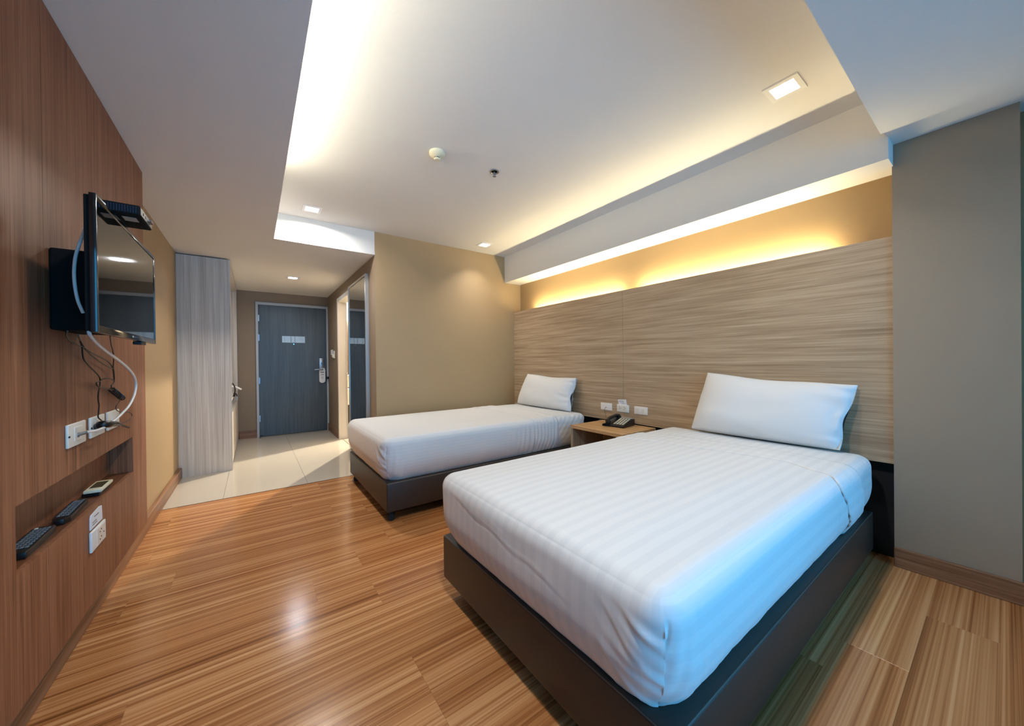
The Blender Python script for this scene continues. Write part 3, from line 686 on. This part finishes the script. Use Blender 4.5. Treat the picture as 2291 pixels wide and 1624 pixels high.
MB().box(XH-.0033, XH-.0022, 2.150, 2.205, .757, .760).box(XH-.0033, XH-.0022, 2.150, 2.212, .747, .750).box(XH-.0033, XH-.0022, 2.130, 2.180, .733, .736).build('print', MT['ink'], t)
o = MB().tube([(XH-.011, 2.36, .680), (XH-.022, 2.37, .660), (XH-.018, 2.365, .62), (XH-.010, 2.36, .58), (2.855, 2.35, .5535), (2.835, 2.26, .5535), (2.828, 2.15, .556)], .0013, 6).build('phone_wire', MT['cable_b'], loc=(XH-.01, 2.36, .6), smooth=True)
tag(o, 'thin dark phone wire dropping from the first wall plate to the telephone', 'wire')
o = MB().tube([(2.90, 2.39, .54), (2.88, 2.43, .545), (2.87, 2.455, .54), (2.865, 2.455, .50)], .002, 6).build('grey_wire', MT['steel'], loc=(2.88, 2.43, .52), smooth=True)
tag(o, 'short bent grey wire in the gap beside the nightstand', 'wire')
struct('headboard_gap_shade', B(XW-.03, XW, YP+.004, YB-.02, .0, .62), MT['gap'])  # dark board added over the wall, painted as shade under the headboard

# ------------------------------------------------------------------ television
tv = thing('television', (-.40, 1.85, 1.247), 'flat black television mounted on the dark walnut panelling', 'television')
TX, TY0, TY1, TZ0, TZ1 = -.350, 1.482, 2.215, 1.245, 1.632
m = MB(); bz = .014
m.box(TX-.014, TX, TY0, TY0+bz, TZ0, TZ1, bev=.0015).box(TX-.014, TX, TY1-bz, TY1, TZ0, TZ1, bev=.0015).box(TX-.014, TX, TY0+bz, TY1-bz, TZ1-bz, TZ1, bev=.0015).box(TX-.014, TX, TY0+bz, TY1-bz, TZ0, TZ0+.020, bev=.0015)
m.build('bezel', MT['bezel'], tv, smooth=True)
B(TX-.012, TX-.0022, TY0+bz, TY1-bz, TZ0+.020, TZ1-bz).build('screen', MT['gloss'], tv)
MB().box(TX-.0005, TX+.0006, 1.835, 1.850, TZ0+.007, TZ0+.013).build('logo', MT['label'], tv)
B(TX-.026, TX-.0135, TY0+.008, TY1-.008, TZ0+.004, TZ1-.004, bev=.003).build('back_shell', MT['blackm'], tv)
MB().prism([(TX-.025, TZ0+.006), (TX-.025, TZ1-.03), (TX-.040, TZ1-.085), (TX-.046, TZ1-.12), (TX-.046, TZ0+.03), (TX-.040, TZ0+.006)], 1, TY0+.095, TY1-.095, bev=.003).build('housing', MT['blackm'], tv)
B(XP+.001, TX-.047, 1.775, 2.02, 1.268, 1.530, bev=.006).build('bracket_shade_block', MT['blackm'], tv)  # wall mount, enlarged in matt black for the soft shadow behind the set
B(TX-.030, TX-.004, 1.99, 2.06, TZ0-.012, TZ0+.001, bev=.003).build('sensor', MT['black'], tv)
# set-top box on the television
sb = thing('set_top_box', (-.38, 1.75, TZ1), 'small black ribbed set-top box on top of the television', 'set-top box')
bx0, bx1, by0, by1, bz0, bz1 = -.392, -.296, 1.666, 1.834, 1.6425, 1.676
B(bx0, bx1, by0, by1, bz0, bz1, bev=.005, seg=3).build('case', MT['blackm'], sb, smooth=True)
m = MB()
for k in range(14): m.box(bx0+.004+k*.0062, bx0+.0072+k*.0062, by0-.0012, by0+.001, bz0+.006, bz1-.006)
m.build('vent_rib', MT['blue'], sb)
B(-.345, -.312, 1.700, 1.745, bz0-.0008, bz0+.0005).build('label', MT['label'], sb)
B(-.384, -.362, 1.690, 1.735, bz0-.0008, bz0+.0005).build('label', MT['label'], sb)
m = MB().box(bx1-.001, bx1+.0008, by0+.006, by1-.006, bz0+.005, bz1-.005)
m.build('front_panel', mat('greyish_port_panel', (92, 84, 74), .4), sb)
m = MB()
for yy in (1.705, 1.735): m.cyl((bx1, yy, 1.659), (bx1+.0015, yy, 1.659), .005, 8)
m.build('port', MT['hole'], sb)
MB().cyl((bx1, 1.775, 1.660), (bx1+.010, 1.775, 1.660), .006, 10).cyl((bx1, 1.795, 1.660), (bx1+.010, 1.795, 1.660), .006, 10).build('connector', MT['chrome'], sb)
MB().box(-.372, -.354, 1.68, 1.82, TZ1-.001, bz0).build('foot', MT['black'], sb)

# wall plates under the television
G1 = 'cream wall plates under the television'
wall_plate('aerial_socket', 'cream wall plate with the white aerial cable plugged in, under the television', 'wall plate', 1, XP, 1.878, 2.036, .868, .949, G1,
           [lambda t, f, ax: B(f-.001, f+.002, 1.925, 1.995, .885, .935, bev=.0008, seg=1).build('insert', MT['plate2'], t), holes([(1.881, .908)], .003)], m='plate2')
wall_plate('power_socket', 'cream power socket holding the black plug, under the television', 'power socket', 1, XP, 2.087, 2.246, .868, .949, G1,
           [lambda t, f, ax: B(f-.001, f+.002, 2.135, 2.205, .885, .935, bev=.0008, seg=1).build('insert', MT['plate2'], t), holes([(2.090, .908)], .003)], m='plate2')
wall_plate('blank_socket', 'cream wall plate beside the black plug, furthest along the panelling', 'wall plate', 1, XP, 2.288, 2.450, .868, .949, G1,
           [lambda t, f, ax: B(f-.001, f+.002, 2.335, 2.405, .885, .935, bev=.0008, seg=1).build('insert', MT['plate'], t)], m='plate2')
wall_plate('low_power_socket', 'white power socket low on the walnut panelling below the niche', 'power socket', 1, XP, 2.078, 2.238, .425, .505, 'plates below the niche',
           [lambda t, f, ax: B(f-.001, f+.0016, 2.130, 2.230, .432, .498, bev=.0008, seg=1).build('socket_face', MT['plate2'], t), holes([(2.16, .478), (2.175, .485), (2.16, .448), (2.175, .455), (2.205, .463)], .003)])
t = thing('instruction_card', (XP, 2.15, .53), 'tilted white printed card stuck above the low power socket', 'card')
MB().prism([(2.086, .512), (2.220, .513), (2.214, .570), (2.190, .574), (2.095, .567), (2.087, .555)], 0, XP+.0005, XP+.004).build('card', MT['paper'], t)
MB().box(XP+.0038, XP+.0046, 2.125, 2.175, .551, .5545).box(XP+.0038, XP+.0046, 2.105, 2.15, .533, .536).box(XP+.0038, XP+.0046, 2.105, 2.155, .524, .527).build('print', MT['ink'], t)

# ------------------------------------------------------------------ cables (pixel-traced in depth planes just off the panelling)
def ray(px, py, X):
    F = Vector((math.sin(YAW), math.cos(YAW), 0)); R = Vector((math.cos(YAW), -math.sin(YAW), 0)); U = Vector((0, 0, 1))
    f2 = F*math.cos(PITCH)+U*math.sin(PITCH); u2 = U*math.cos(PITCH)-F*math.sin(PITCH)
    r3 = R*math.cos(ROLL)+u2*math.sin(ROLL); u3 = u2*math.cos(ROLL)-R*math.sin(ROLL)
    d = r3*(px-1145.5)/FPX-u3*(py-812)/FPX+f2; t = X/d.x
    return Vector((X, d.y*t, EYE+d.z*t))
def zc(pts, ox=130, oy=730, k=.17241): return [ray(ox+a*k, oy+b*k, X) for a, b, X in pts]
P = zc([(400, 60, -.43), (415, 115, -.43), (500, 220, -.44), (620, 320, -.45), (780, 440, -.46), (900, 540, -.465), (985, 650, -.47), (1010, 770, -.475), (985, 900, -.475), (920, 1030, -.475), (830, 1130, -.475), (720, 1230, -.475), (600, 1310, -.48), (480, 1355, -.485), (375, 1372, -.488)])
t = thing('aerial_cable', P[8], 'thick white aerial cable looping from the television to the wall plate', 'cable')
MB().tube(P, [.0052, .0052, .0052, .0052, .005, .0048, .0046, .0044], 10).build('cable', MT['cable_w'], t, smooth=True)
MB().tube([ray(186, 700, -.425), ray(173, 668, -.432), ray(166, 620, -.436), ray(169, 575, -.436), ray(180, 540, -.43), ray(190, 512, -.405)], .0042, 10).build('upper_loop', MT['cable_w'], t, smooth=True)
c0 = zc([(375, 1370, -.488)])[0]; c1 = Vector((XP+.012, c0.y-.012, c0.z))
MB().cyl(Vector((XP+.0095, 1.950, .905)), c0+(c0-Vector((XP+.0095, 1.950, .905)))*.05, .0062, 12).lathe([(.009, 0), (.009, .004), (.006, .006)], (XP+.0095, 1.950, .905), (1, 0, 0), 12).build('connector', MT['steel'], t, smooth=True)
XQ = -.505
def cab(name, label, segs, r, group=None, extra=None):
    q = zc([(a, b, XQ if len(s) < 3 else s[2]) for s in segs[0] for a, b in [s[:2]]])
    t = thing(name, q[len(q)//2], label, 'cable', group)
    for s_ in segs:
        MB().tube(zc([(s[0], s[1], XQ if len(s) < 3 else s[2]) for s in s_]), r, 6).build('cable', MT['cable_b'], t, smooth=True)
    return t
cab('power_cable', 'dark double cable hanging under the television to the coiled section', [
    [(120, 60, -.46), (105, 110, -.48), (150, 180), (240, 235), (340, 280), (430, 340), (550, 400), (650, 460), (700, 520), (715, 590), (725, 690)],
    [(260, 110, -.46), (290, 190), (340, 280), (430, 370), (560, 470), (690, 545), (712, 540)],
    [(675, 130, -.44), (690, 230, -.48), (712, 330), (720, 430), (715, 520), (725, 600), (730, 700), (715, 740), (690, 770), (700, 800), (725, 830)]], .0022)
cab('thin_cable', 'thin dark knotted cable hanging under the television to the black plug', [
    [(285, 190), (310, 270), (318, 370), (340, 440), (420, 530), (500, 610), (540, 670), (545, 740), (535, 800), (522, 870), (520, 950), (530, 1020), (525, 1120), (520, 1180), (560, 1220)],
    [(540, 800), (500, 760), (505, 720), (540, 715), (550, 700), (600, 680), (680, 680), (722, 705)],
    [(530, 790), (600, 800), (690, 822)]], .0024)
q0, q1 = ray(130+690*.17241, 730+815*.17241, XQ), ray(130+840*.17241, 730+935*.17241, XQ)
t = cab('coiled_cable', 'tightly coiled dark cable section above the cream plates', [[(810, 930), (790, 980), (755, 1030), (752, 1075), (790, 1105), (860, 1112), (920, 1115), (955, 1140), (945, 1190), (890, 1235), (820, 1262)]], .0018)
d = q1-q0; hx = []; T = d.normalized(); Nn = T.orthogonal().normalized(); Bn = T.cross(Nn)
for k in range(9*14): a = 2*PI*k/14; hx.append(q0+d*k/(9*14-1)+(Nn*math.cos(a)+Bn*math.sin(a))*.010)
MB().tube(hx, .0024, 6, smooth=False).build('coil', MT['cable_b'], t, smooth=True)
t = thing('black_plug', (XP+.02, 2.19, .905), 'black power plug pushed into the middle cream socket', 'plug')
A = [(505, 1300, -.508), (560, 1280, -.490), (640, 1270, -.475), (740, 1265, -.47), (800, 1275, -.468)]
MB().tube(zc(A), [.013, .016, .014, .011, .008], 12).build('body', MT['black'], t, smooth=True)
MB().tube(zc([(790, 1275, -.468), (850, 1290, -.466), (915, 1310, -.464)]), .0045, 8).build('tail', MT['cable_b'], t, smooth=True)

# ------------------------------------------------------------------ remotes in the niche
def remote(name, label, c, L_, W_, H_, ang, keym, rows, cols_, nose=0, group='remote controls in the niche'):
    t = thing(name, (c[0], c[1], NZ0), label, 'remote control', group)
    X = rot((c[0], c[1], NZ0+.0002), ang)
    h = W_/2; q = nose
    MB().prism([(-h+q, -L_/2), (h-q, -L_/2), (h, -L_/2+.03), (h, L_/2-.012), (h-.006, L_/2), (-h+.006, L_/2), (-h, L_/2-.012), (-h, -L_/2+.03)], 2, 0, H_, bev=.002).xf(X).build('body', MT['black'], t, smooth=True)
    m = MB()
    for r in range(rows):
        for cc in range(cols_):
            x = -h+.006+(W_-.012)*(cc+.12)/cols_; yy = -L_/2+.04+(L_-.055)*r/rows
            m.box(x, x+(W_-.012)/cols_*.72, yy, yy+(L_-.055)/rows*.6, H_-.001, H_+.002, bev=.0006, seg=1)
    m.xf(X).build('keypad', MT[keym], t)
    MB().box(-h+.008, -h+.015, L_/2-.020, L_/2-.013, H_-.001, H_+.0022).xf(X).build('power_key', MT['red'] if name == 'tv_remote' else MT['plate'], t)
    return t
remote('satellite_remote', 'black remote with bluish keys at the near end of the niche', (-.574, 1.795), .235, .052, .020, math.radians(2), 'key', 9, 4)
remote('tv_remote', 'long slim black tapered remote in the middle of the niche', (-.569, 2.085), .255, .044, .020, math.radians(3), 'key', 10, 3, nose=.010)
t = thing('air_conditioner_remote', (-.565, 2.38, NZ0), 'cream remote with a display propped on a black block in the niche', 'remote control', 'remote controls in the niche')
B(-.598, -.545, 2.30, 2.44, NZ0, NZ0+.016, bev=.003).build('cradle', MT['black'], t)
X_ = rot((-.566, 2.378, NZ0+.0165), math.radians(1))
MB().prism([(-.027, -.085), (.027, -.085), (.027, .085), (-.027, .085)], 2, 0, .013, bev=.003).xf(X_).build('body', MT['cream'], t, smooth=True)
MB().box(-.019, .019, -.045, .062, .0122, .0138).xf(X_).build('display', MT['lcd'], t)
MB().box(-.016, .016, -.060, -.056, .0122, .0138).xf(X_).build('key', MT['label'], t)

# ------------------------------------------------------------------ wardrobe
wd = thing('wardrobe', (-.41, 5.9, 0), 'tall open grey ash-laminate wardrobe along the hall', 'wardrobe')
WX0, WX1, WY0, WY1, WT = XL+.001, -.195, 4.948, 6.900, 2.288
B(WX0, WX1, WY0, WY0+.022, 0, WT).build('end_panel', MT['ash'], wd)
B(WX0, WX1-.005, WY1-.022, WY1, 0, WT).build('end_panel', MT['ash'], wd)
B(WX0, WX0+.012, WY0+.022, WY1-.022, 0, WT).build('back_panel', MT['ash'], wd)
B(WX0, WX1-.002, WY0+.022, WY1-.022, WT-.03, WT).build('top_panel', MT['ash'], wd)
B(WX0+.012, WX1-.01, WY0+.022, WY1-.022, .735, .76).build('shelf', MT['ash'], wd)
B(WX0+.012, WX1-.003, WY0+.022, WY0+1.0, .06, .600, bev=.001).build('drawer_front', MT['ash'], wd)
B(WX0+.012, WX1-.003, WY0+1.003, WY1-.022, .06, .600, bev=.001).build('drawer_front', MT['ash'], wd)
B(WX0+.012, WX1-.02, WY0+.022, WY1-.022, 0, .06).build('plinth', MT['blackm'], wd)
MB().cyl((-.41, WY0+.022, 1.95), (-.41, WY1-.022, 1.95), .012, 12).build('hanging_rail', MT['chrome'], wd)
t = thing('ironing_board', (-.22, 5.6, .76), 'white hanger arm with black strap sticking out of the wardrobe', 'hanger')
MB().tube([(-.33, 5.45, .90), (-.20, 5.48, .885), (-.165, 5.50, .87), (-.125, 5.52, .845)], [.006, .008, .012, .010], 10).build('arm', MT['plate'], t, smooth=True)
MB().tube([(-.205, 5.40, .93), (-.190, 5.42, .90), (-.182, 5.44, .85), (-.186, 5.45, .81), (-.195, 5.45, .765)], [.006, .007, .008, .012], 8).tube([(-.186, 5.45, .81), (-.170, 5.45, .79), (-.165, 5.45, .768)], .007, 8).build('strap', MT['cable_b'], t, smooth=True)
t.name = 'coat_hanger'

# ------------------------------------------------------------------ bathroom ceiling lamp: throws the wedge of light across the hall tiles
t = thing('bathroom_downlight', (1.63, 6.12, 2.40), 'round downlight in the bathroom ceiling behind the hall wall', 'ceiling light')
MB().lathe([(.045, 0), (.05, -.004), (.038, -.006), (.036, 0)], (1.63, 6.12, 2.40), n=24).build('ring', MT['plate'], t, smooth=True)
l = bpy.data.lights.new('bathroom_lamp', 'POINT'); l.energy = POWER['bath']; l.color = (1, .88, .70); l.shadow_soft_size = .018
o = bpy.data.objects.new('bathroom_lamp', l); C.objects.link(o); o.parent = t; o.location = (0, 0, -.05)
